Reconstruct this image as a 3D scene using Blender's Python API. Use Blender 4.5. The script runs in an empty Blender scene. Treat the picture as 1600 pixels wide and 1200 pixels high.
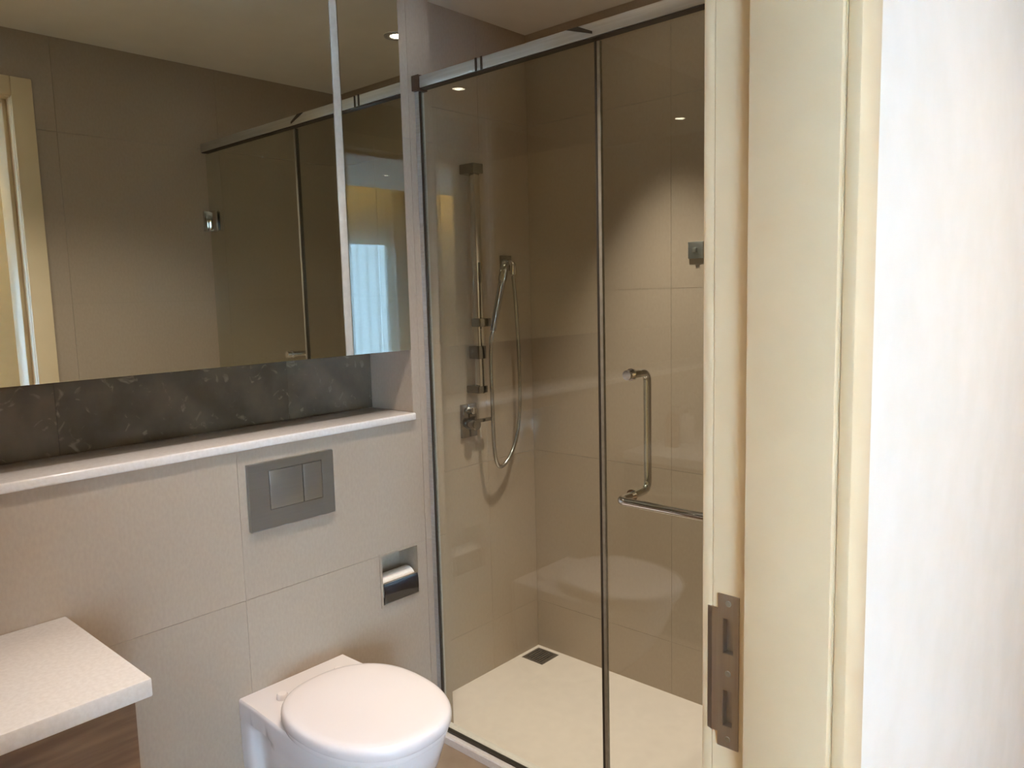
import bpy, math, random
from mathutils import Vector, Matrix
random.seed(7)
S = bpy.context.scene
COL = S.collection

# ------------------------------------------------------------------ camera
CAM = Vector((1.757, 0.0, 1.40))
FPX = 1209.3
def _cam_axes():
    def d(v):
        return Vector((v[0] - 800, v[1] - 600, FPX)).normalized()
    Y = d((1900, 430)); X = -d((-546, 493))
    X = (X - Y * X.dot(Y)).normalized()
    Z = X.cross(Y)
    right = Vector((X[0], Y[0], Z[0])); down = Vector((X[1], Y[1], Z[1])); fwd = Vector((X[2], Y[2], Z[2]))
    return right, -down, -fwd
_r, _u, _b = _cam_axes()
cam = bpy.data.cameras.new('camera')
cam.sensor_fit = 'HORIZONTAL'; cam.sensor_width = 36; cam.lens = FPX / 1600 * 36
cam.clip_start = 0.01
cam_o = bpy.data.objects.new('camera', cam); COL.objects.link(cam_o)
cam_o.matrix_world = Matrix(((_r[0], _u[0], _b[0], CAM[0]), (_r[1], _u[1], _b[1], CAM[1]),
                             (_r[2], _u[2], _b[2], CAM[2]), (0, 0, 0, 1)))
S.camera = cam_o

# ------------------------------------------------------------------ world, exposure
W = bpy.data.worlds.new('daylight'); S.world = W; W.use_nodes = True
W.node_tree.nodes['Background'].inputs[0].default_value = (0.46, 0.70, 1.0, 1)
W.node_tree.nodes['Background'].inputs[1].default_value = 46.0
S.view_settings.view_transform = 'Standard'; S.view_settings.look = 'None'
S.view_settings.gamma = 1; S.view_settings.use_curve_mapping = False
S.view_settings.exposure = 0.42

BATH_LIGHT = (1.0, 0.90, 0.81)
# downlights: x, y, ceiling z, watts, cone degrees, colour, label
DOWNLIGHTS = [
    (0.475, 1.89, 2.325, 90, 66, BATH_LIGHT, 'recessed downlight in the ceiling over the shower tray'),
    (0.56, 1.04, 2.325, 45, 108, (1.0, 0.885, 0.82), 'recessed downlight in the ceiling above the toilet'),
    (0.84, 0.57, 2.325, 20, 92, (1.0, 0.92, 0.90), 'recessed downlight in the ceiling inside the bathroom doorway'),
    (0.47, -0.75, 2.325, 15, 100, (1.0, 0.92, 0.90), 'recessed downlight in the ceiling over the wash basin'),
    (3.93, -1.51, 2.50, 14, 120, (1.0, 0.80, 0.56), 'recessed downlight in the bedroom ceiling near the curtains'),
    (2.45, -0.25, 2.50, 38, 135, (1.0, 0.80, 0.57), 'recessed downlight in the bedroom ceiling outside the bathroom doorway'),
    (2.45, 1.55, 2.50, 62, 140, (1.0, 0.86, 0.70), 'added unseen downlight that brightens the white bedroom wall beside the doorway'),  # added lamp, no visible source; brightens the bedroom wall beside the doorway
]

# ------------------------------------------------------------------ materials
def lin(r, g, b):
    f = lambda c: (c / 255) / 12.92 if c / 255 <= 0.04045 else ((c / 255 + 0.055) / 1.055) ** 2.4
    return (f(r), f(g), f(b), 1)
def mat(name, col, rough=0.5, metal=0.0, coat=0.0, spec=0.5, noise=None, bump=0.0, bscale=200, var=0.0, stretch=(1, 1, 1)):
    m = bpy.data.materials.new(name); m.use_nodes = True
    nt = m.node_tree; bs = nt.nodes['Principled BSDF']
    bs.inputs['Base Color'].default_value = col
    bs.inputs['Roughness'].default_value = rough; bs.inputs['Metallic'].default_value = metal
    bs.inputs['Coat Weight'].default_value = coat; bs.inputs['Specular IOR Level'].default_value = spec
    tc = nt.nodes.new('ShaderNodeTexCoord'); mp = nt.nodes.new('ShaderNodeMapping')
    mp.inputs['Scale'].default_value = stretch
    nt.links.new(tc.outputs['Object'], mp.inputs['Vector'])
    last = None
    if noise:
        col2, sc, det = noise
        nz = nt.nodes.new('ShaderNodeTexNoise'); nz.inputs['Scale'].default_value = sc; nz.inputs['Detail'].default_value = det
        nt.links.new(mp.outputs[0], nz.inputs['Vector'])
        cr = nt.nodes.new('ShaderNodeValToRGB')
        cr.color_ramp.elements[0].position = 0.35; cr.color_ramp.elements[1].position = 0.65
        cr.color_ramp.elements[0].color = col; cr.color_ramp.elements[1].color = col2
        nt.links.new(nz.outputs['Fac'], cr.inputs[0]); last = cr.outputs[0]
    if var and last:
        oi = nt.nodes.new('ShaderNodeObjectInfo'); mr = nt.nodes.new('ShaderNodeMapRange')
        mr.inputs['To Min'].default_value = 1 - var; mr.inputs['To Max'].default_value = 1 + var
        nt.links.new(oi.outputs['Random'], mr.inputs['Value'])
        mx = nt.nodes.new('ShaderNodeVectorMath'); mx.operation = 'SCALE'
        nt.links.new(last, mx.inputs[0]); nt.links.new(mr.outputs[0], mx.inputs['Scale']); last = mx.outputs[0]
    if last: nt.links.new(last, bs.inputs['Base Color'])
    if bump:
        n2 = nt.nodes.new('ShaderNodeTexNoise'); n2.inputs['Scale'].default_value = bscale; n2.inputs['Detail'].default_value = 4
        nt.links.new(mp.outputs[0], n2.inputs['Vector'])
        bp = nt.nodes.new('ShaderNodeBump'); bp.inputs['Strength'].default_value = bump; bp.inputs['Distance'].default_value = 0.001
        nt.links.new(n2.outputs['Fac'], bp.inputs['Height']); nt.links.new(bp.outputs[0], bs.inputs['Normal'])
    return m
def emis(name, col, s):
    m = bpy.data.materials.new(name); m.use_nodes = True; nt = m.node_tree
    bs = nt.nodes['Principled BSDF']; bs.inputs['Base Color'].default_value = (0.9, 0.88, 0.82, 1)
    bs.inputs['Emission Color'].default_value = (*col, 1); bs.inputs['Emission Strength'].default_value = s
    return m
def glass(name, tint, f0=0.052):
    m = bpy.data.materials.new(name); m.use_nodes = True; nt = m.node_tree; nt.nodes.clear()
    out = nt.nodes.new('ShaderNodeOutputMaterial'); mix = nt.nodes.new('ShaderNodeMixShader')
    tr = nt.nodes.new('ShaderNodeBsdfTransparent'); tr.inputs[0].default_value = tint
    gl = nt.nodes.new('ShaderNodeBsdfGlossy'); gl.inputs['Roughness'].default_value = 0.0
    lw = nt.nodes.new('ShaderNodeLayerWeight'); lw.inputs['Blend'].default_value = 0.5
    pw = nt.nodes.new('ShaderNodeMath'); pw.operation = 'POWER'; pw.inputs[1].default_value = 5
    ma = nt.nodes.new('ShaderNodeMath'); ma.operation = 'MULTIPLY_ADD'; ma.inputs[1].default_value = 1 - f0; ma.inputs[2].default_value = f0
    nt.links.new(lw.outputs['Facing'], pw.inputs[0]); nt.links.new(pw.outputs[0], ma.inputs[0])
    nt.links.new(ma.outputs[0], mix.inputs[0]); nt.links.new(tr.outputs[0], mix.inputs[1]); nt.links.new(gl.outputs[0], mix.inputs[2])
    nt.links.new(mix.outputs[0], out.inputs[0])
    return m
def stone(name, c1, c2, vein):
    m = mat(name, c1, 0.26, noise=(c2, 9, 8), var=0.12)
    nt = m.node_tree; bs = nt.nodes['Principled BSDF']
    src = bs.inputs['Base Color'].links[0].from_socket
    tc = nt.nodes.new('ShaderNodeTexCoord')
    n = nt.nodes.new('ShaderNodeTexNoise'); n.inputs['Scale'].default_value = 22; n.inputs['Detail'].default_value = 9; n.inputs['Distortion'].default_value = 1.6
    nt.links.new(tc.outputs['Object'], n.inputs['Vector'])
    cr = nt.nodes.new('ShaderNodeValToRGB')
    e = cr.color_ramp.elements; e[0].position = 0.60; e[0].color = (0, 0, 0, 1); e[1].position = 0.72; e[1].color = (1, 1, 1, 1)
    nt.links.new(n.outputs['Fac'], cr.inputs[0])
    mx = nt.nodes.new('ShaderNodeMix'); mx.data_type = 'RGBA'
    nt.links.new(cr.outputs[0], mx.inputs['Factor']); nt.links.new(src, mx.inputs['A']); mx.inputs['B'].default_value = vein
    nt.links.new(mx.outputs['Result'], bs.inputs['Base Color'])
    return m

M = {}
M['tile'] = mat('beige_linen_tile', lin(172, 156, 137), 0.30, noise=(lin(177, 161, 142), 150, 6), bump=0.05, bscale=260, var=0.02, stretch=(1, 1, 0.5))
M['grout'] = mat('tile_grout', lin(165, 152, 134), 0.8, noise=(lin(161, 148, 130), 60, 3))
M['stone'] = stone('dark_brown_stone', lin(78, 66, 50), lin(97, 83, 64), lin(118, 104, 84))
M['stonegrout'] = mat('dark_stone_grout', lin(104, 98, 84), 0.8, noise=(lin(95, 90, 78), 60, 3))
M['ledge'] = mat('white_quartz', lin(232, 226, 218), 0.13, noise=(lin(224, 217, 208), 120, 4))
M['ceil'] = mat('ceiling_paint', lin(232, 226, 214), 0.85, noise=(lin(228, 222, 210), 8, 3))
M['floortile'] = mat('taupe_floor_tile', lin(150, 130, 108), 0.35, noise=(lin(164, 143, 120), 14, 6), bump=0.04, var=0.04)
M['ceramic'] = mat('white_ceramic', lin(243, 236, 232), 0.10, coat=0.3, noise=(lin(240, 233, 229), 4, 2))
M['lid'] = mat('white_lid_plastic', lin(246, 238, 234), 0.22, noise=(lin(243, 235, 231), 4, 2))
M['tray'] = mat('white_shower_tray', lin(230, 218, 206), 0.42, noise=(lin(226, 214, 202), 30, 3), bump=0.04, bscale=400)
M['chrome'] = mat('polished_chrome', (0.72, 0.72, 0.70, 1), 0.07, 1.0, noise=((0.69, 0.69, 0.67, 1), 5, 2))
M['darkchrome'] = mat('dark_chrome', (0.30, 0.30, 0.29, 1), 0.10, 1.0, noise=((0.28, 0.28, 0.27, 1), 5, 2))
M['steel'] = mat('satin_steel', (0.41, 0.43, 0.41, 1), 0.36, 0.9, noise=((0.395, 0.415, 0.395, 1), 180, 3), stretch=(1, 0.05, 1))
M['strike'] = mat('satin_nickel', (0.40, 0.36, 0.31, 1), 0.36, 0.9, noise=((0.36, 0.32, 0.28, 1), 150, 3), stretch=(1, 1, 0.05))
M['alu'] = mat('satin_aluminium', (0.50, 0.49, 0.46, 1), 0.48, 0.55, noise=((0.56, 0.56, 0.54, 1), 160, 3), stretch=(0.05, 1, 1))
M['bronze'] = mat('brown_end_cap', lin(96, 76, 62), 0.45, 0.3, noise=(lin(88, 70, 56), 60, 2))
M['seal'] = mat('dark_rubber_seal', lin(60, 54, 44), 0.5, noise=(lin(55, 49, 40), 60, 2))
M['clearseal'] = mat('grey_plastic_seal', lin(150, 144, 130), 0.25, noise=(lin(140, 134, 120), 60, 2))
M['glass'] = glass('shower_glass', (0.948, 0.968, 0.935, 1))
M['pane'] = glass('window_glass', (0.97, 0.98, 0.98, 1))
M['mirror'] = mat('silvered_mirror', (0.76, 0.80, 0.74, 1), 0.0, 1.0, noise=((0.755, 0.795, 0.735, 1), 3, 1))
M['mirroredge'] = mat('mirror_door_edge', lin(196, 186, 170), 0.4, noise=(lin(188, 178, 162), 60, 2))
M['carcass'] = mat('pale_cabinet_board', lin(206, 196, 180), 0.5, noise=(lin(200, 190, 174), 60, 2))
M['jamb'] = mat('cream_door_paint', lin(228, 208, 172), 0.38, noise=(lin(224, 204, 168), 12, 3), bump=0.02, bscale=60)
M['wallpaint'] = mat('warm_white_paint', lin(240, 236, 228), 0.75, noise=(lin(236, 232, 223), 10, 3))
M['creampaint'] = mat('cream_bedroom_paint', lin(226, 210, 176), 0.75, noise=(lin(221, 205, 171), 10, 3))
M['paper'] = mat('toilet_paper', lin(238, 230, 216), 0.9, noise=(lin(232, 224, 210), 90, 3), bump=0.15, bscale=300)
M['recess'] = mat('recess_metal', lin(178, 164, 144), 0.45, 0.2, noise=(lin(172, 158, 138), 80, 2))
M['darkreflect'] = mat('chrome_hood_dark_reflection', lin(26, 25, 28), 0.08, 0.0, coat=1.0, noise=(lin(22, 21, 24), 20, 2))  # chrome hood; the dark room it reflects is put into its base colour
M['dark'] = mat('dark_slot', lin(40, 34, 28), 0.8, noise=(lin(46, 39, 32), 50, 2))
M['grate'] = mat('drain_steel', (0.30, 0.28, 0.25, 1), 0.42, 0.9, noise=((0.26, 0.24, 0.22, 1), 120, 2))
M['hose'] = mat('braided_hose', (0.52, 0.52, 0.50, 1), 0.22, 1.0, noise=((0.40, 0.40, 0.38, 1), 600, 2))
M['wood'] = mat('walnut_veneer', lin(126, 98, 72), 0.4, noise=(lin(104, 78, 56), 6, 8), stretch=(1, 1, 12))
M['oakfloor'] = mat('oak_floor', lin(160, 122, 84), 0.4, noise=(lin(136, 100, 66), 5, 8), stretch=(1, 9, 1), var=0.1)
M['drape'] = mat('brown_drape', lin(122, 102, 70), 0.85, noise=(lin(108, 89, 60), 80, 3))
M['soapA'] = mat('amber_bottle', lin(150, 96, 46), 0.12, noise=(lin(140, 88, 40), 20, 2))
M['soapB'] = mat('white_bottle', lin(230, 226, 220), 0.25, noise=(lin(224, 220, 214), 20, 2))
M['led'] = emis('downlight_lens', (1.0, 0.86, 0.68), 60)
M['cove'] = emis('cove_strip', (1.0, 0.70, 0.30), 100)
m = bpy.data.materials.new('sheer_voile'); m.use_nodes = True; nt = m.node_tree; nt.nodes.clear()
o_ = nt.nodes.new('ShaderNodeOutputMaterial'); mx1 = nt.nodes.new('ShaderNodeMixShader'); mx2 = nt.nodes.new('ShaderNodeMixShader')
t_ = nt.nodes.new('ShaderNodeBsdfTransparent'); tl = nt.nodes.new('ShaderNodeBsdfTranslucent'); df = nt.nodes.new('ShaderNodeBsdfDiffuse')
tl.inputs[0].default_value = (0.9, 0.92, 0.95, 1); df.inputs[0].default_value = (0.86, 0.82, 0.74, 1)
mx1.inputs[0].default_value = 0.5; mx2.inputs[0].default_value = 0.32
nt.links.new(tl.outputs[0], mx1.inputs[1]); nt.links.new(df.outputs[0], mx1.inputs[2])
nt.links.new(t_.outputs[0], mx2.inputs[1]); nt.links.new(mx1.outputs[0], mx2.inputs[2]); nt.links.new(mx2.outputs[0], o_.inputs[0])
M['sheer'] = m

# ------------------------------------------------------------------ mesh helpers
class MB:
    def __init__(s): s.v = []; s.f = []
    def box(s, a, b):
        x0, y0, z0 = a; x1, y1, z1 = b; n = len(s.v)
        s.v += [(x0, y0, z0), (x1, y0, z0), (x1, y1, z0), (x0, y1, z0), (x0, y0, z1), (x1, y0, z1), (x1, y1, z1), (x0, y1, z1)]
        s.f += [tuple(n + i for i in q) for q in ((3, 2, 1, 0), (4, 5, 6, 7), (0, 1, 5, 4), (1, 2, 6, 5), (2, 3, 7, 6), (3, 0, 4, 7))]
        return s
    def loft(s, rings, cap0=True, cap1=True, closed=True):
        n = len(s.v); k = len(rings[0])
        for r in rings: s.v += [tuple(p) for p in r]
        for i in range(len(rings) - 1):
            for j in range(k if closed else k - 1):
                a = n + i * k + j; b = n + i * k + (j + 1) % k
                s.f.append((a, b, b + k, a + k))
        if cap0: s.f.append(tuple(n + j for j in range(k - 1, -1, -1)))
        if cap1: s.f.append(tuple(n + (len(rings) - 1) * k + j for j in range(k)))
        return s
    def tube(s, pts, r, seg=14, caps=True):
        pts = [Vector(p) for p in pts]; rings = []
        t = (pts[1] - pts[0]).normalized()
        up = Vector((0, 0, 1)) if abs(t.z) < 0.9 else Vector((1, 0, 0))
        u = t.cross(up).normalized(); rr = r if isinstance(r, (list, tuple)) else [r] * len(pts)
        for i, p in enumerate(pts):
            t2 = (pts[min(i + 1, len(pts) - 1)] - pts[max(i - 1, 0)]).normalized()
            u = (u - t2 * u.dot(t2)).normalized(); w = t2.cross(u)
            rings.append([p + (u * math.cos(a) + w * math.sin(a)) * rr[i] for a in [2 * math.pi * k / seg for k in range(seg)]])
        return s.loft(rings, caps, caps)
    def prism(s, poly, axis, a, b):       # poly of 2-D points in the other two axes
        def P(q, c):
            l = list(q); l.insert(axis, c); return tuple(l)
        return s.loft([[P(q, a) for q in poly], [P(q, b) for q in poly]])
    def lathe(s, prof, c, axis=2, seg=28):
        rings = []
        for r, h in prof:
            ring = []
            for k in range(seg):
                a = 2 * math.pi * k / seg; l = [r * math.cos(a), r * math.sin(a)]; l.insert(axis, h)
                ring.append((c[0] + l[0], c[1] + l[1], c[2] + l[2]))
            rings.append(ring)
        return s.loft(rings)
    def build(s, name, material, parent=None, bevel=0, smooth=False, seg=2, solid=0):
        me = bpy.data.meshes.new(name); me.from_pydata(s.v, [], s.f); me.update()
        import bmesh
        bm = bmesh.new(); bm.from_mesh(me); bmesh.ops.recalc_face_normals(bm, faces=bm.faces)
        if bevel:
            bmesh.ops.bevel(bm, geom=[e for e in bm.edges if e.calc_face_angle(0) > 0.5], offset=bevel, segments=seg, profile=0.5, affect='EDGES', clamp_overlap=True)
        bm.to_mesh(me); bm.free()
        me.materials.append(M[material])
        o = bpy.data.objects.new(name, me); COL.objects.link(o)
        if parent: o.parent = parent
        if smooth or bevel:
            for p in me.polygons: p.use_smooth = True
            me.set_sharp_from_angle(angle=math.radians(40))
        return o
def box(name, a, b, material, parent=None, bevel=0, **k): return MB().box(a, b).build(name, material, parent, bevel, **k)
def empty(name, loc=(0, 0, 0)):
    o = bpy.data.objects.new(name, None); o.empty_display_size = 0.05; COL.objects.link(o)
    return o
def tag(o, label, cat, group=None):
    o['label'] = label; o['category'] = cat
    if group: o['group'] = group
    return o
def struct(o, label=None):
    o['kind'] = 'structure'
    if label: o['label'] = label
    return o
def smoothpath(pts, n=10):
    P = [Vector(p) for p in pts]; P = [2 * P[0] - P[1]] + P + [2 * P[-1] - P[-2]]; out = []
    for i in range(1, len(P) - 2):
        for k in range(n):
            t = k / n
            out.append(0.5 * ((2 * P[i]) + (P[i + 1] - P[i - 1]) * t + (2 * P[i - 1] - 5 * P[i] + 4 * P[i + 1] - P[i + 2]) * t * t + (3 * P[i] - P[i - 1] - 3 * P[i + 1] + P[i + 2]) * t ** 3))
    out.append(P[-2]); return out
def roundpath(pts, r, n=6):               # polyline with filleted corners
    P = [Vector(p) for p in pts]; out = [P[0]]
    for i in range(1, len(P) - 1):
        a = (P[i - 1] - P[i]).normalized(); b = (P[i + 1] - P[i]).normalized()
        p0 = P[i] + a * r; p1 = P[i] + b * r
        for k in range(n + 1):
            t = k / n; out.append(p0 * (1 - t) ** 2 + P[i] * 2 * t * (1 - t) + p1 * t * t)
    out.append(P[-1]); return out
_tm = {}
def rects_minus(r, h):
    u0, u1, v0, v1 = r; a0, a1, b0, b1 = h
    if a0 >= u1 or a1 <= u0 or b0 >= v1 or b1 <= v0: return [r]
    a0, a1, b0, b1 = max(a0, u0), min(a1, u1), max(b0, v0), min(b1, v1)
    out = [(u0, u1, v0, b0), (u0, u1, b1, v1), (u0, a0, b0, b1), (a1, u1, b0, b1)]
    return [q for q in out if q[1] - q[0] > 1e-4 and q[3] - q[2] > 1e-4]
def tiles(wall, axis, face, us, vs, material='tile', th=0.003, sign=1, hole=None, gap=0.0008, name='tile'):
    """one object per tile; face = coordinate of the visible side, sign = direction it faces"""
    for i in range(len(us) - 1):
        for j in range(len(vs) - 1):
            g = gap / 2
            r = (us[i] + g, us[i + 1] - g, vs[j] + g, vs[j + 1] - g)
            if r[1] - r[0] < 0.004 or r[3] - r[2] < 0.004: continue
            rs = rects_minus(r, hole) if hole else [r]
            if not rs: continue
            cu, cv = (r[0] + r[1]) / 2, (r[2] + r[3]) / 2
            key = (axis, material, th, sign, tuple(round(c, 4) for q in rs for c in (q[0] - cu, q[1] - cu, q[2] - cv, q[3] - cv)))
            l = [cu, cv]; l.insert(axis, face)
            if key not in _tm:
                b = MB()
                for q in rs:
                    a = [q[0] - cu, q[2] - cv]; c = [q[1] - cu, q[3] - cv]
                    a.insert(axis, min(0, -sign * th)); c.insert(axis, max(0, -sign * th)); b.box(a, c)
                o = b.build(name, material, wall); _tm[key] = o.data
            else:
                o = bpy.data.objects.new(name, _tm[key]); COL.objects.link(o); o.parent = wall
            o.location = l
def steps(a, b, j, st):
    out = [a]; x = j
    while x > a + 1e-6: x -= st
    x += st if x <= a + 1e-6 else 0
    while x < b - 1e-6:
        if x - a > 0.02 and b - x > 0.02: out.append(x)
        x += st
    return out + [b]

# ------------------------------------------------------------------ dimensions
ZC = 2.325          # bathroom ceiling
ZB = 2.50           # bedroom ceiling
YG = 1.56           # glass plane
XC = 1.297          # bathroom face of the wall with the doorway
XB = 1.450          # bedroom face of that wall
YJ = 0.885          # jamb with the strike plate
YH = 0.030          # jamb with the hinges
YD = -1.15          # end wall behind the basin
YBK = 2.22          # back wall of the shower
XR = -0.15          # shower side wall (set back)
ZL = 1.055          # ledge top
ZM = 1.242          # underside of the mirror cabinet
T = 0.003

# ------------------------------------------------------------------ bathroom shell
floor = struct(box('floor', (-0.30, YD - 0.1, -0.12), (XC, YG + 0.04, -T), 'grout'), 'taupe tiled bathroom floor')
tiles(floor, 2, 0.0, steps(0, XC, 0.40, 0.6), steps(YD, 1.533, 1.233, 0.3), 'floortile')
ceiling = struct(box('ceiling', (-0.35, YD - 0.1, ZC), (XB - T, YBK + 0.1, ZC + 0.10), 'ceil'), 'plain beige bathroom ceiling')

TPH = (1.346, 1.490, 0.497, 0.653)        # recess for the paper holder: y0 y1 z0 z1
wl = MB()
for q in rects_minus((YD, 1.495, 0.0, ZL - 0.024), (TPH[0] - 0.001, TPH[1] + 0.001, TPH[2] - 0.001, TPH[3] + 0.001)):
    wl.box((-0.203, q[0], q[2]), (-T, q[1], q[3]))
wl.box((-0.30, YD, 0.0), (-0.203, 1.495, ZC))
wall_left = struct(wl.build('wall_left', 'grout'), 'beige tiled wall behind the toilet')
tiles(wall_left, 0, 0.0, steps(YD, 1.525, 0.925, 0.6), [0.0, 0.052, 0.652, ZL - 0.022], hole=TPH)
tiles(wall_left, 0, -0.195, steps(YD, 1.495, 0.598, 0.6), [ZL, ZM + 0.04], 'stone', sign=1, name='stone_tile')

pier = struct(box('wall_pier', (-0.30, 1.495 + T, 0), (-T, 1.613 - T, ZC), 'grout'), 'narrow beige pier between mirror cabinet and shower')
tiles(pier, 0, 0.0, [1.526, 1.613], [0.0, 0.652, 1.252, 1.852, ZC])
tiles(pier, 0, 0.0, [1.495, 1.526], [ZL - 0.022, 1.252, 1.852, ZC])
tiles(pier, 1, 1.495, [-0.195, -T], [ZL, 1.252, 1.852, ZC], sign=-1)
tiles(pier, 1, 1.613, [XR, -T], [0.0, 0.203, 0.803, 1.403, 2.003, ZC], sign=1)

wall_sh = struct(box('wall_shower_side', (-0.30, 1.613 - T, 0), (XR - T, YBK + 0.1, ZC), 'grout'), 'beige tiled side wall of the shower')
tiles(wall_sh, 0, XR, [1.613, 1.965, YBK], [0.0, 0.203, 0.803, 1.403, 2.003, ZC])
wall_back = struct(box('wall_back', (-0.30, YBK + T, 0), (XC + 0.15, YBK + 0.12, ZC), 'grout'), 'beige tiled back wall of the shower')
tiles(wall_back, 1, YBK, [XR, 0.45, 1.05, XC], [0.0, 0.203, 0.803, 1.403, 2.003, ZC], sign=-1)

DOORZ = 2.10
HOLE = (YH - 0.03, YJ + 0.03, -1, DOORZ + 0.03)
wr = MB()
for q in rects_minus((YD - 0.1, YBK + 0.1, 0.0, ZC), HOLE): wr.box((XC + T, q[0], q[2]), (XB - T, q[1], q[3]))
wall_right = struct(wr.build('wall_right', 'grout'), 'beige tiled bathroom wall with the doorway')
tiles(wall_right, 0, XC, steps(YD, YBK, 1.02, 0.6), [0.0, 0.203, 0.803, 1.403, 2.003, ZC], sign=-1, hole=HOLE)
wall_front = struct(box('wall_front', (-0.30, YD - 0.1, 0), (XC, YD - T, ZC), 'grout'), 'beige tiled end wall behind the wash basin')
tiles(wall_front, 1, YD, [-0.195, 0.4, 1.0, XC], [0.0, 0.203, 0.803, 1.403, 2.003, ZC], sign=1)

# ------------------------------------------------------------------ bedroom shell
BX1, BY0, BY1 = 5.10, -4.4, 2.75
bf = struct(box('floor_bedroom', (XC, BY0, -0.12), (BX1, BY1, -0.012), 'oakfloor'), 'wooden bedroom floor')
tiles(bf, 2, 0.0, [XB + 0.18 * k for k in range(20)] + [BX1], [BY0, -3.1, -1.8, -0.5, 0.8, 2.1, BY1], 'oakfloor', th=0.012, name='plank')
cb = MB().box((XC, BY0, ZB), (4.62, BY1, ZB + 0.1)); cb.box((4.62, BY0, ZB), (4.66, BY1, ZB + 0.28)); cb.box((4.62, BY0, ZB + 0.26), (BX1 + 0.1, BY1, ZB + 0.36))
struct(cb.build('ceiling_bedroom', 'wallpaint'), 'white bedroom ceiling with a cove at the curtains')
wb = MB()
for q in rects_minus((BY0, BY1, 0.0, ZB + 0.3), HOLE): wb.box((XB - T, q[0], q[2]), (XB, q[1], q[3]))
struct(wb.build('wall_bedroom_doorway', 'wallpaint'), 'white bedroom wall beside the bathroom doorway')
struct(box('wall_bedroom_end', (XC, BY1, 0), (BX1 + 0.1, BY1 + 0.1, ZB + 0.3), 'wallpaint'), 'white end wall of the bedroom')
struct(box('wall_bedroom_side', (XC, BY0 - 0.1, 0), (BX1 + 0.1, BY0, ZB + 0.3), 'creampaint'), 'cream side wall of the bedroom')
WIN = (-2.50, -0.55, 0.25, 2.02)
ww = MB()
for q in rects_minus((BY0, BY1, 0.0, ZB + 0.3), WIN): ww.box((BX1, q[0], q[2]), (BX1 + 0.12, q[1], q[3]))
struct(ww.build('wall_bedroom_window', 'creampaint'), 'cream bedroom wall with the window')
win = struct(empty('window_1'), 'bedroom window behind sheer curtains')
wf = MB()
for a, b in (((WIN[0], WIN[2]), (WIN[1], WIN[2] + 0.05)), ((WIN[0], WIN[3] - 0.05), (WIN[1], WIN[3])),
             ((WIN[0], WIN[2] + 0.05), (WIN[0] + 0.05, WIN[3] - 0.05)), ((WIN[1] - 0.05, WIN[2] + 0.05), (WIN[1], WIN[3] - 0.05)),
             ((-1.55, WIN[2] + 0.05), (-1.50, WIN[3] - 0.05))):
    wf.box((BX1 + 0.03, a[0], a[1]), (BX1 + 0.08, b[0], b[1]))
wf.build('window_frame', 'wallpaint', win)
for a, b in ((WIN[0] + 0.05, -1.55), (-1.50, WIN[1] - 0.05)):
    box('pane', (BX1 + 0.05, a, WIN[2] + 0.05), (BX1 + 0.056, b, WIN[3] - 0.05), 'pane', win)

# ------------------------------------------------------------------ doorway with strike plate
door = struct(empty('door_1'), 'cream painted doorway with open door leaf and nickel strike plate')
AX0, AX1 = XC - 0.016, XB + 0.016
STX = 1.345          # where the rebate ends and the stop begins
SP = dict(x0=1.305, x1=1.334, z0=0.803, z1=1.010)
H1 = (1.312, 1.327, 0.931, 0.979); H2 = (1.312, 1.326, 0.832, 0.882)
lin_ = MB()
rs = [(XC, XB, 0.0, DOORZ)]
for h in (H1, H2): rs = [q for r in rs for q in rects_minus(r, h)]
for q in rs: lin_.box((q[0], YJ, q[2]), (q[1], YJ + 0.030, q[3]))
lin_.build('jamb_lining', 'jamb', door)
for h in (H1, H2):
    b = MB(); x0, x1, z0, z1 = h; d = 0.009; w = 0.0006
    x0 += 0.0002; x1 -= 0.0002; z0 += 0.0002; z1 -= 0.0002
    b.box((x0, YJ - 0.0018, z0), (x0 + w, YJ + d, z1)); b.box((x1 - w, YJ - 0.0018, z0), (x1, YJ + d, z1))
    b.box((x0 + w, YJ - 0.0018, z0), (x1 - w, YJ + d, z0 + w)); b.box((x0 + w, YJ - 0.0018, z1 - w), (x1 - w, YJ + d, z1)); b.box((x0 + w, YJ + d - w, z0 + w), (x1 - w, YJ + d, z1 - w))
    b.build('latch_pocket', 'strike', door)
box('jamb_lining', (XC, YH - 0.030, 0), (XB, YH, DOORZ), 'jamb', door)
box('head_lining', (XC, YH, DOORZ), (XB, YJ, DOORZ + 0.030), 'jamb', door)
box('door_stop', (STX, YJ - 0.013, 0), (XB, YJ, DOORZ), 'jamb', door, bevel=0.002)
box('door_stop', (STX, YH, 0), (XB, YH + 0.013, DOORZ), 'jamb', door, bevel=0.002)
box('door_stop', (STX, YH + 0.013, DOORZ - 0.013), (XB, YJ - 0.013, DOORZ), 'jamb', door, bevel=0.002)
for x0, x1 in ((AX0, XC), (XB, AX1)):
    box('architrave', (x0, YJ, 0), (x1, YJ + 0.065, DOORZ + 0.065), 'jamb', door, bevel=0.003)
    box('architrave', (x0, YH - 0.065, 0), (x1, YH, DOORZ + 0.065), 'jamb', door, bevel=0.003)
    box('architrave', (x0, YH, DOORZ), (x1, YJ, DOORZ + 0.065), 'jamb', door, bevel=0.003)
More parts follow.
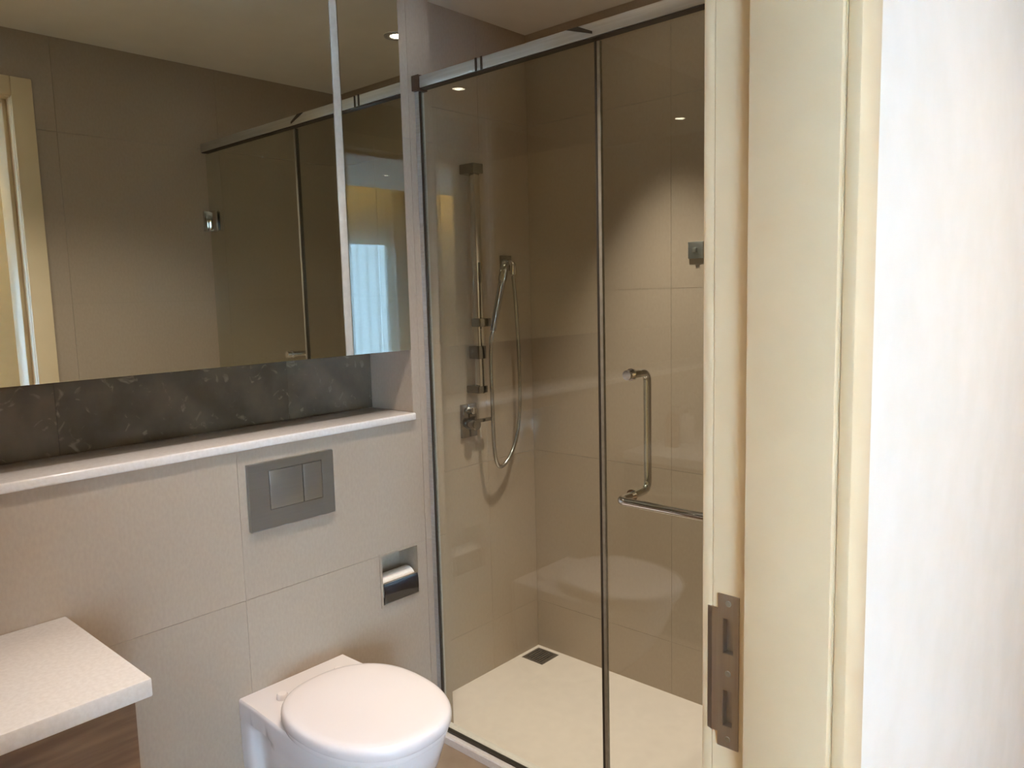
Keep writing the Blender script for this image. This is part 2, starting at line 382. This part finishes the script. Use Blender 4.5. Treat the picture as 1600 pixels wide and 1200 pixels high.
# strike plate: body with two openings and a lip that laps towards the bathroom
sp = MB(); rs = [(SP['x0'], SP['x1'], SP['z0'], SP['z1'])]
for h in (H1, H2): rs = [q for r in rs for q in rects_minus(r, h)]
for q in rs: sp.box((q[0], YJ - 0.0022, q[2]), (q[1], YJ - 0.0002, q[3]))
spo = sp.build('strike_plate', 'strike', door); spo['label'] = 'satin nickel strike plate with two openings'
lp = [(SP['x0'], YJ - 0.0022), (1.297, YJ - 0.0026), (1.2905, YJ - 0.0010), (1.2860, YJ + 0.004), (1.2875, YJ + 0.0045), (1.2915, YJ + 0.0008), (1.297, YJ - 0.0004), (SP['x0'], YJ - 0.0002)]
MB().prism(lp, 2, 0.822, 0.990).build('strike_lip', 'strike', spo)
for z in (0.815, 0.905, 0.999):
    MB().lathe([(0.0042, 0), (0.0036, -0.0010), (0.0008, -0.0012)], (1.3195, YJ - 0.0021, z), 1, 16).build('screw', 'steel', spo, smooth=True)
# open leaf, hinged on the far jamb, swung into the bathroom
leaf = box('door_leaf', (XC - 0.845, YH - 0.010, 0.006), (XC - 0.004, YH + 0.032, DOORZ - 0.004), 'jamb', door, bevel=0.002)
for s in (-1, 1):
    yb = YH + 0.032 if s > 0 else YH - 0.010
    h = MB().lathe([(0.026, 0), (0.026, s * 0.008), (0.010, s * 0.009), (0.010, s * 0.05)], (XC - 0.785, yb, 0.97), 1)
    h.tube([(XC - 0.79, yb + s * 0.045, 0.97), (XC - 0.68, yb + s * 0.045, 0.97)], 0.009)
    h.build('lever_handle', 'strike', leaf, smooth=True)
for z in (0.25, 1.05, 1.85):
    MB().tube([(XC - 0.008, YH + 0.036, z - 0.05), (XC - 0.008, YH + 0.036, z + 0.05)], 0.006).build('hinge', 'strike', leaf, smooth=True)

# ------------------------------------------------------------------ shower floor
kerb = MB(); kerb.prism([(1.533, -T), (1.533, 0.022), (1.536, 0.026), (1.600, 0.026), (1.600, -T)], 0, 0.0, XC)
struct(kerb.build('trim_threshold', 'ledge'), 'pale stone threshold under the shower glass')
DR = (-0.132, -0.032, 2.100, 2.200)
tr = MB()
for q in rects_minus((XR, XC, 1.600, YBK), DR): tr.box((q[0], q[2], -0.05), (q[1], q[3], 0.015))
tray = tag(tr.build('shower_tray', 'tray'), 'white low shower tray behind the glass screen', 'shower tray')
box('tray_base', (XR, 1.600, -0.06), (XC, YBK, -0.051), 'tray', tray)
dr = tag(empty('floor_drain'), 'small square steel drain grate in the shower corner', 'drain')
d = MB(); f = 0.010
d.box((DR[0], DR[2], 0.008), (DR[1], DR[2] + f, 0.0165)); d.box((DR[0], DR[3] - f, 0.008), (DR[1], DR[3], 0.0165))
d.box((DR[0], DR[2] + f, 0.008), (DR[0] + f, DR[3] - f, 0.0165)); d.box((DR[1] - f, DR[2] + f, 0.008), (DR[1], DR[3] - f, 0.0165))
d.build('frame', 'grate', dr)
box('sump', (DR[0] + 0.001, DR[2] + 0.001, -0.045), (DR[1] - 0.001, DR[3] - 0.001, 0.007), 'dark', dr)
n = 7; w = (DR[1] - DR[0] - 2 * f) / n
for k in range(n):
    x = DR[0] + f + k * w
    box('bar', (x + 0.0018, DR[2] + f, 0.008), (x + w - 0.0018, DR[3] - f, 0.0150), 'grate', dr)

# ------------------------------------------------------------------ shower glass
XDIV = 0.640
fx = tag(empty('shower_screen'), 'fixed clear glass shower panel beside the beige pier', 'glass screen')
box('pane', (0.012, YG - 0.004, 0.030), (XDIV - 0.004, YG + 0.004, 1.990), 'glass', fx)
ch = MB()
ch.box((0.0005, YG - 0.011, 0.027), (0.016, YG - 0.0045, 1.985)); ch.box((0.0005, YG + 0.0045, 0.027), (0.016, YG + 0.011, 1.985)); ch.box((0.0005, YG - 0.0045, 0.027), (0.004, YG + 0.0045, 1.985))
ch.build('wall_channel', 'alu', fx)
box('channel_seal', (0.016, YG - 0.009, 0.027), (0.0215, YG - 0.0045, 1.985), 'seal', fx)
b = MB(); b.box((0.0165, YG - 0.008, 0.0265), (XDIV, YG - 0.0045, 0.0325)); b.box((0.0165, YG + 0.0045, 0.0265), (XDIV, YG + 0.008, 0.0325)); b.box((0.0165, YG - 0.0045, 0.0265), (XDIV, YG + 0.0045, 0.0295))
b.build('bottom_channel', 'seal', fx)
box('edge_seal', (XDIV - 0.0038, YG - 0.0055, 0.037), (XDIV + 0.0018, YG + 0.0055, 1.984), 'seal', fx)

dg = tag(empty('shower_door'), 'clear glass shower door with chrome handle and towel bar', 'shower door')
box('pane', (XDIV + 0.0118, YG - 0.004, 0.036), (XC - 0.010, YG + 0.004, 1.984), 'glass', dg)
box('edge_seal', (XDIV + 0.0024, YG - 0.0045, 0.036), (XDIV + 0.0115, YG + 0.0045, 1.984), 'clearseal', dg)
box('bottom_seal', (XDIV + 0.0075, YG - 0.0035, 0.0275), (XC - 0.010, YG + 0.0035, 0.0355), 'seal', dg)
HX, HI, HO, HR = 0.735, 1.622, 1.492, 0.0098
hd = tag_part = MB().tube(roundpath([(HX, 1.536, 1.200), (HX, HI, 1.200), (HX, HI, 0.905), (HX, HO, 0.905), (1.170, HO, 0.905), (1.170, YG - 0.0045, 0.905)], 0.024, 8), HR, 18).build('pull_handle', 'chrome', dg, smooth=True)
hd['label'] = 'chrome tubular pull handle that turns into a towel bar'
for (x, y0, y1, z) in ((HX, 1.531, 1.5345, 1.200),):
    MB().tube([(x, y0, z), (x, y1 + 0.003, z)], 0.0118, 18).build('end_cap', 'chrome', hd, smooth=True)
for x, z in ((HX, 1.200), (HX, 0.905), (1.170, 0.905)):
    MB().lathe([(0.0150, 0), (0.0150, 0.004), (0.0105, 0.006)], (x, YG - 0.0105, z), 1, 20).build('flange', 'chrome', hd, smooth=True)
for z in (0.35, 1.72):
    g = MB(); g.box((XC - 0.075, YG - 0.010, z - 0.04), (XC - 0.012, YG - 0.0045, z + 0.04)); g.box((XC - 0.075, YG + 0.0045, z - 0.04), (XC - 0.012, YG + 0.010, z + 0.04)); g.box((XC - 0.012, YG - 0.028, z - 0.04), (XC - 0.0005, YG + 0.028, z + 0.04))
    g.build('hinge', 'chrome', dg, bevel=0.001)

hr = tag(empty('header_rail'), 'satin aluminium rail along the top of the shower glass', 'rail')
RZ0, RZ1 = 1.992, 2.024
box('rail', (0.030, YG - 0.018, RZ0), (XC - 0.001, YG + 0.012, RZ1), 'alu', hr, bevel=0.0015)
box('glazing_strip', (0.030, YG - 0.016, RZ0 - 0.0028), (XC - 0.001, YG + 0.010, RZ0 - 0.0004), 'seal', hr)
box('end_block', (0.0005, YG - 0.022, RZ0 - 0.006), (0.029, YG + 0.014, RZ1 + 0.005), 'bronze', hr, bevel=0.001)
sl = MB()
sl.box((0.256, YG - 0.0205, RZ0 - 0.001), (0.262, YG - 0.0182, RZ1 + 0.001)); sl.box((0.276, YG - 0.0205, RZ0 - 0.001), (0.282, YG - 0.0182, RZ1 + 0.001))
sl.build('joint_clip', 'seal', hr)
# stay bracket plate where panel and door meet
MB().prism([(0.565, RZ1 - 0.001), (0.640, RZ0 + 0.006), (0.640, RZ0 + 0.012), (0.600, RZ1 - 0.001)], 1, YG - 0.0205, YG - 0.0182).build('pivot_cover', 'seal', hr)

# ------------------------------------------------------------------ shower fittings on the side wall
SX = XR
rr = tag(empty('shower_rail'), 'square chrome riser rail on the shower side wall', 'shower rail')
RY = 1.890
box('rail', (SX + 0.034, RY - 0.013, 1.060), (SX + 0.058, RY + 0.013, 1.830), 'chrome', rr, bevel=0.0015)
box('wall_bracket', (SX + 0.0005, RY - 0.024, 1.800), (SX + 0.066, RY + 0.024, 1.832), 'darkchrome', rr, bevel=0.002)
box('wall_bracket', (SX + 0.0005, RY - 0.022, 1.062), (SX + 0.060, RY + 0.022, 1.086), 'darkchrome', rr, bevel=0.002)
sld = box('slider', (SX + 0.030, RY - 0.020, 1.290), (SX + 0.074, RY + 0.034, 1.318), 'darkchrome', rr, bevel=0.003)
box('dark_block', (SX + 0.014, RY - 0.018, 1.180), (SX + 0.062, RY + 0.018, 1.224), 'darkchrome', rr, bevel=0.002)  # dark block around the rail below the slider
hs = tag(empty('hand_shower'), 'slim chrome hand shower hanging in the rail slider', 'hand shower')
a = Vector((SX + 0.088, RY + 0.026, 1.275)); b_ = Vector((SX + 0.112, RY + 0.052, 1.440))
MB().tube([a, a.lerp(b_, 0.5), b_], [0.0095, 0.011, 0.012], 16).build('handle', 'darkchrome', hs, smooth=True)
dirv = (b_ - a).normalized()
hd2 = MB(); u = Vector((0.55, -0.80, 0)).normalized(); wv = dirv.cross(u).normalized(); u = wv.cross(dirv).normalized()
rg = []
for t, ww_, tt in ((0.0, 0.012, 0.010), (0.008, 0.018, 0.012), (0.072, 0.019, 0.012), (0.078, 0.016, 0.009)):
    c = b_ + dirv * (t - 0.004)
    rg.append([c + u * (sx * ww_) + wv * (sy * tt) for sx, sy in ((-1, -1), (1, -1), (1, 1), (-1, 1))])
hd2.loft(rg).build('spray_head', 'darkchrome', hs, bevel=0.002)
ou = tag(empty('hose_outlet'), 'square chrome hose outlet elbow beside the shower corner', 'outlet')
OY, OZ = 2.080, 1.508
box('cover_plate', (SX + 0.0005, OY - 0.027, OZ - 0.027), (SX + 0.009, OY + 0.027, OZ + 0.027), 'darkchrome', ou, bevel=0.001)
MB().tube(roundpath([(SX + 0.009, OY, OZ), (SX + 0.040, OY, OZ), (SX + 0.040, OY, OZ - 0.042)], 0.016, 6), 0.012, 16).build('elbow', 'chrome', ou, smooth=True)
hp = [tuple(a - dirv * 0.002), tuple(a - dirv * 0.03), (SX + 0.076, 1.914, 1.17), (SX + 0.074, 1.918, 1.05), (SX + 0.068, 1.925, 0.94), (SX + 0.058, 1.942, 0.83), (SX + 0.050, 1.978, 0.786),
      (SX + 0.048, 2.034, 0.82), (SX + 0.045, 2.078, 0.90), (SX + 0.042, 2.098, 1.02), (SX + 0.040, 2.099, 1.20), (SX + 0.040, 2.090, 1.36), (SX + 0.040, OY, OZ - 0.046)]
MB_h = MB().tube(smoothpath(hp, 14), 0.0068, 12)
tag(MB_h.build('shower_hose', 'hose', smooth=True), 'looping metal shower hose hanging from the wall outlet', 'hose')
mx = tag(empty('shower_mixer'), 'chrome shower mixer valve with lever below the rail', 'mixer tap')
MY, MZ = 1.868, 0.965
box('valve_plate', (SX + 0.0005, MY - 0.036, MZ - 0.058), (SX + 0.010, MY + 0.036, MZ + 0.058), 'darkchrome', mx, bevel=0.0015)
kn = MB().lathe([(0.020, 0), (0.020, 0.034), (0.017, 0.038)], (SX + 0.0102, MY, MZ - 0.012), 0, 24).build('knob', 'darkchrome', mx, smooth=True)
box('lever', (SX + 0.036, MY - 0.006, MZ - 0.006), (SX + 0.048, MY + 0.075, MZ + 0.006), 'darkchrome', kn, bevel=0.0015)
MB().lathe([(0.013, 0), (0.013, 0.024), (0.010, 0.026)], (SX + 0.0102, MY, MZ + 0.036), 0, 20).build('diverter_knob', 'chrome', mx, smooth=True)

hk = tag(empty('robe_hook'), 'small square chrome hook plate on the shower back wall', 'hook')
box('plate', (0.515, YBK - 0.008, 1.494), (0.567, YBK - 0.0005, 1.546), 'steel', hk, bevel=0.001)
box('peg', (0.534, YBK - 0.020, 1.513), (0.548, YBK - 0.008, 1.527), 'steel', hk, bevel=0.001)

# ------------------------------------------------------------------ ledge and mirror cabinet
tag(MB().box((-0.1945, YD + 0.001, ZL - 0.0215), (0.015, 1.4945, ZL)).build('stone_ledge', 'ledge', bevel=0.004, seg=3), 'long white stone ledge above the toilet, below the mirror cabinet', 'ledge')
mc = tag(empty('mirror_cabinet'), 'wall-wide mirrored cabinet above the white ledge and toilet', 'mirror cabinet')
box('carcass', (-0.190, YD + 0.002, ZM + 0.002), (-0.018, 1.4945, ZC - 0.001), 'carcass', mc)
for y0, y1 in ((YD + 0.003, -0.402), (-0.398, 0.430), (0.434, 1.2615), (1.2885, 1.4940)):
    dd = box('door', (-0.0165, y0, ZM), (-0.0022, y1, ZC - 0.003), 'mirroredge', mc)
    box('mirror', (-0.0020, y0, ZM), (0.0030, y1, ZC - 0.003), 'mirror', dd)
box('edge_trim', (-0.0165, 1.2635, ZM), (0.0040, 1.2865, ZC - 0.003), 'mirroredge', mc, bevel=0.001)

# ------------------------------------------------------------------ toilet
YT = 1.046
def toilet_ring(z, xf, w, wr_, pinch, xc=0.30):
    right = []
    for x in (0.0005, 0.020, 0.040, 0.050, 0.060, 0.072, 0.090, 0.110, 0.126, 0.138, 0.150, 0.170, 0.20, 0.235, 0.27):
        x = x * min(1, xf / 0.45) if x > 0.15 else x
        t = min(1, x / xc); t = t * t * (3 - 2 * t); h = wr_ + (w - wr_) * t
        k = 0
        if 0.045 < x < 0.15: k = min(1, (x - 0.045) / 0.018, (0.15 - x) / 0.018)
        right.append((x, h * (1 - pinch * k)))
    xs = right[-1][0]
    for k in range(1, 16):
        an = math.pi / 2 * k / 15.5
        right.append((xs + (xf - xs) * math.sin(an), w * 0.995 * math.cos(an) ** 0.92))
    pts = [(x, YT + h, z) for x, h in right] + [(x, YT - h, z) for x, h in reversed(right)]
    return pts
tl_ = tag(empty('toilet'), 'white wall-hung toilet with closed rounded lid', 'toilet')
rg = [toilet_ring(0.060, 0.20, 0.100, 0.110, 0.1), toilet_ring(0.075, 0.26, 0.115, 0.125, 0.2), toilet_ring(0.13, 0.36, 0.130, 0.150, 0.10), toilet_ring(0.20, 0.43, 0.148, 0.155, 0.14),
      toilet_ring(0.28, 0.480, 0.164, 0.158, 0.14), toilet_ring(0.335, 0.508, 0.166, 0.158, 0.13), toilet_ring(0.352, 0.514, 0.167, 0.158, 0.06), toilet_ring(0.360, 0.518, 0.168, 0.159, 0.0), toilet_ring(0.398, 0.530, 0.169, 0.159, 0.0),
      toilet_ring(0.404, 0.529, 0.168, 0.158, 0.0), toilet_ring(0.407, 0.524, 0.165, 0.155, 0.0)]
MB().loft(rg).build('bowl', 'ceramic', tl_, smooth=True)
def egg(sc, z, dx=0.0, n=64):
    out = []
    for k in range(n):
        a = 2 * math.pi * k / n; c, s_ = math.cos(a), math.sin(a)
        rx = 0.234 if c > 0 else 0.190
        p = 2 / 2.28
        x = 0.312 + rx * sc * math.copysign(abs(c) ** p, c); y = -0.012 + 0.173 * sc * math.copysign(abs(s_) ** p, s_)
        out.append((x + dx, YT + y, z))
    return out
MB().loft([egg(0.94, 0.4075), egg(0.965, 0.410), egg(0.972, 0.416), egg(0.965, 0.4225)]).build('seat', 'lid', tl_, smooth=True)
MB().loft([egg(0.965, 0.4240), egg(0.990, 0.4256), egg(1.0, 0.430), egg(1.0, 0.4395), egg(0.994, 0.4460), egg(0.978, 0.4510), egg(0.95, 0.4545), egg(0.88, 0.4572), egg(0.70, 0.4590), egg(0.4, 0.4602), egg(0.12, 0.4606)]).build('lid', 'lid', tl_, smooth=True)
for s in (-1, 1):
    MB().lathe([(0.014, 0), (0.014, 0.010), (0.011, 0.014)], (0.082, YT + s * 0.085, 0.4065), 2, 20).build('hinge_post', 'lid', tl_, smooth=True)

# ------------------------------------------------------------------ flush plate and paper holder
fp = tag(empty('flush_plate'), 'satin grey dual flush plate on the tiled wall', 'flush plate')
FY0, FY1, FZ0, FZ1 = 0.946, 1.195, 0.823, 0.994
g = MB(); bt = (FY0 + 0.055, FY0 + 0.212, FZ0 + 0.047, FZ1 - 0.022)
for q in rects_minus((FY0, FY1, FZ0, FZ1), bt): g.box((0.0006, q[0], q[2]), (0.013, q[1], q[3]))
g.box((0.0006, bt[0], bt[2]), (0.0075, bt[1], bt[3]))
g.build('plate', 'steel', fp)
ym = bt[0] + 0.098
for a, b in ((bt[0] + 0.0012, ym - 0.0012), (ym + 0.0012, bt[1] - 0.0012)):
    box('button', (0.0080, a, bt[2] + 0.0014), (0.0142, b, bt[3] - 0.0014), 'steel', fp, bevel=0.001)

ph = tag(empty('paper_holder'), 'recessed chrome toilet paper holder in the tiled wall', 'paper holder')
y0, y1, z0, z1 = TPH; D = -0.088
y0 += 0.0008; y1 -= 0.0008; z0 += 0.0008; z1 -= 0.0008
g = MB(); t = 0.0015
g.box((D, y0, z0), (D + t, y1, z1)); g.box((D + t, y0, z0), (0.002, y0 + t, z1)); g.box((D + t, y1 - t, z0), (0.002, y1, z1)); g.box((D + t, y0 + t, z0), (0.002, y1 - t, z0 + t)); g.box((D + t, y0 + t, z1 - t), (0.002, y1 - t, z1))
g.build('recess_box', 'recess', ph)
g = MB(); fr = 0.0035; e = 0.004
for q in rects_minus((y0 - e, y1 + e, z0 - e, z1 + e), (y0 + fr, y1 - fr, z0 + fr, z1 - fr)): g.box((0.0022, q[0], q[2]), (0.0040, q[1], q[3]))
g.build('frame', 'recess', ph)
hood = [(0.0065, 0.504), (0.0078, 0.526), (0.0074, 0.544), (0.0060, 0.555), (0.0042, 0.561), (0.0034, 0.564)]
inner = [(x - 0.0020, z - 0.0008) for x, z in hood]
hoodo = MB().prism([(x, z) for x, z in hood + inner[::-1]], 1, y0 + 0.006, y1 - 0.006).build('hood', 'darkreflect', ph, smooth=True)
hoodo['label'] = 'curved chrome hood with its dark reflection put into the colour'
box('hood_edge', (0.0012, y0 + 0.006, 0.5635), (0.0040, y1 - 0.006, 0.5665), 'chrome', ph, 0.0006)
MB().tube([(-0.036, y0 + 0.002, 0.543), (-0.036, y1 - 0.002, 0.543)], 0.006, 12).build('spindle', 'chrome', ph, smooth=True)
# a hollow roll on the spindle
g = MB(); ro, ri = 0.036, 0.018; seg = 32; ya, yb = y0 + 0.010, y1 - 0.010
rings = []
for r, y in ((ri, ya), (ro, ya), (ro, yb), (ri, yb), (ri, ya)):
    rings.append([(-0.036 + r * math.cos(2 * math.pi * k / seg), y, 0.543 + r * math.sin(2 * math.pi * k / seg)) for k in range(seg)])
g.loft(rings, False, False)
tag(g.build('toilet_roll', 'paper', smooth=True), 'white toilet paper roll inside the recessed holder', 'toilet roll')

# ------------------------------------------------------------------ vanity beside the toilet
vn = tag(empty('vanity_cabinet'), 'walnut vanity cabinet under the basin counter beside the toilet', 'cabinet')
VY0, VY1, VX = YD + 0.004, 0.500, 0.395
box('body', (0.001, VY0, 0.10), (VX - 0.020, VY1, 0.715), 'wood', vn)
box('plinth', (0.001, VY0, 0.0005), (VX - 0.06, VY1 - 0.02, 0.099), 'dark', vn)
nd = 4; dw = (VY1 - VY0) / nd
for k in range(nd):
    a = VY0 + k * dw + 0.0015; b = VY0 + (k + 1) * dw - 0.0015
    dd = box('door', (VX - 0.0195, a, 0.102), (VX, b, 0.713), 'wood', vn, bevel=0.0012)
    yy = b - 0.035 if k % 2 == 0 else a + 0.035
    MB().tube(roundpath([(VX, yy, 0.50), (VX + 0.024, yy, 0.50), (VX + 0.024, yy, 0.64), (VX, yy, 0.64)], 0.008, 4), 0.0045, 10).build('handle', 'chrome', dd, smooth=True)
tag(box('basin_counter', (0.0008, YD + 0.002, 0.7165), (0.420, 0.520, 0.750), 'ledge', None, 0.003), 'white stone counter on the vanity beside the toilet', 'counter')
bs_ = tag(empty('wash_basin'), 'white rectangular basin standing on the vanity counter', 'basin')
def rr_(x0, x1, y0, y1, r, z, n=6):
    out = []
    for cx, cy, a0 in ((x1 - r, y1 - r, 0), (x0 + r, y1 - r, 90), (x0 + r, y0 + r, 180), (x1 - r, y0 + r, 270)):
        for k in range(n + 1):
            a = math.radians(a0 + 90 * k / n); out.append((cx + r * math.cos(a), cy + r * math.sin(a), z))
    return out
MB().loft([rr_(.07, .375, -.60, -.10, .03, .7505), rr_(.06, .385, -.62, -.08, .04, .80), rr_(.055, .39, -.625, -.075, .04, .862), rr_(.063, .382, -.617, -.083, .036, .864), rr_(.068, .377, -.612, -.088, .034, .855), rr_(.085, .36, -.59, -.11, .03, .79), rr_(.11, .335, -.56, -.14, .03, .775)]).build('bowl', 'ceramic', bs_, smooth=True)
MB().lathe([(0.020, 0), (0.020, 0.003), (0.012, 0.004)], (0.22, -0.35, 0.7752), 2).build('waste', 'chrome', bs_, smooth=True)
tp = tag(empty('basin_tap'), 'tall chrome tap behind the wash basin', 'tap')
MB().tube(roundpath([(0.030, -0.35, 0.7505), (0.030, -0.35, 1.000), (0.150, -0.35, 1.000), (0.150, -0.35, 0.965)], 0.02, 6), 0.011, 16).build('spout', 'chrome', tp, smooth=True)
box('lever', (0.020, -0.30, 0.90), (0.034, -0.24, 0.912), 'chrome', tp, 0.002)
def bottle(loc, h, r, m_, label):
    o = tag(empty('soap_bottle'), label, 'bottle', 'bottles on the vanity counter')
    MB().lathe([(r * 0.92, 0), (r, 0.004), (r, h * 0.72), (r * 0.9, h * 0.78), (r * 0.35, h * 0.82), (r * 0.35, h * 0.86)], loc, 2).build('body', m_, o, smooth=True)
    g = MB().lathe([(r * 0.42, h * 0.862), (r * 0.42, h * 0.93), (r * 0.15, h * 0.935), (r * 0.15, h)], loc, 2)
    g.tube([(loc[0] - 0.005, loc[1], loc[2] + h), (loc[0] + r * 1.1, loc[1], loc[2] + h - 0.003)], 0.004, 10)
    g.build('pump', 'chrome', o, smooth=True)
bottle((0.12, 0.33, 0.7508), 0.17, 0.030, 'soapA', 'amber pump bottle on the vanity counter')
bottle((0.13, 0.23, 0.7508), 0.15, 0.033, 'soapB', 'white pump bottle on the vanity counter')

# ------------------------------------------------------------------ bedroom curtains
def pleats(name, y0, y1, z0, z1, x, amp, n, material, squeeze=None, thick=0.004, nz=14):
    g = MB(); k = n * 8; rows = []
    for j in range(nz + 1):
        z = z0 + (z1 - z0) * j / nz; row = []
        for i in range(k + 1):
            t = i / k; a, b = y0, y1
            if squeeze:
                q = squeeze(z); a, b = y0 + (y1 - y0) * q[0], y0 + (y1 - y0) * q[1]
            row.append((x + amp * math.sin(2 * math.pi * n * t + 0.6 * math.sin(5 * t)), a + (b - a) * t, z))
        rows.append(row)
    front = rows; back = [[(p[0] + thick, p[1], p[2]) for p in r] for r in rows]
    rings = [f_ + b__[::-1] for f_, b__ in zip(front, back)]
    return g.loft(rings).build(name, material, smooth=True)
tag(pleats('sheer_curtain', -2.62, -0.45, 0.02, 2.70, 4.98, 0.045, 17, 'sheer'), 'white sheer curtain glowing with daylight over the window', 'curtain')
def tie(z):
    t = max(0.0, min(1.0, abs(z - 0.95) / 1.75)); t = t ** 0.8
    return (0.02, 0.60 + 0.40 * t)
tag(pleats('drape', -2.98, -2.40, 0.02, 2.66, 4.84, 0.035, 7, 'drape', tie, 0.006), 'gathered brown drape at the side of the sheer curtain', 'curtain')
tag(pleats('drape', -0.60, 0.05, 0.02, 2.66, 4.84, 0.035, 7, 'drape', lambda z: (0.40 - 0.40 * tie(z)[1] + 0.02, 1.0), 0.006), 'gathered brown drape at the doorway side of the window', 'curtain')
cl = tag(empty('cove_light'), 'warm light strip hidden in the cove above the curtains', 'light strip')
box('channel', (4.672, -4.2, ZB + 0.225), (4.705, 1.2, ZB + 0.245), 'alu', cl)
box('strip', (4.675, -4.2, ZB + 0.215), (4.702, 1.2, ZB + 0.2245), 'cove', cl)

# ------------------------------------------------------------------ downlights
for (x, y, z, wts, cone, col_, label) in DOWNLIGHTS:
    o = tag(empty('downlight'), label, 'downlight', 'recessed ceiling downlights')
    seg = 28; rings = []
    for r, h in ((0.024, -0.0015), (0.028, -0.004), (0.046, -0.0035), (0.047, -0.0003)):
        rings.append([(x + r * math.cos(2 * math.pi * k / seg), y + r * math.sin(2 * math.pi * k / seg), z + h) for k in range(seg)])
    MB().loft(rings, False, False).build('ring', 'alu', o, smooth=True)
    MB().lathe([(0.0235, -0.0008), (0.0225, -0.0020)], (x, y, z), 2).build('lens', 'led', o)
    ld = bpy.data.lights.new('downlight_beam', 'SPOT'); ld.energy = wts; ld.color = col_
    ld.spot_size = math.radians(cone); ld.spot_blend = 1.0; ld.shadow_soft_size = 0.028
    lo = bpy.data.objects.new('downlight_beam', ld); COL.objects.link(lo); lo.parent = o
    lo.location = (x, y, z - 0.035)
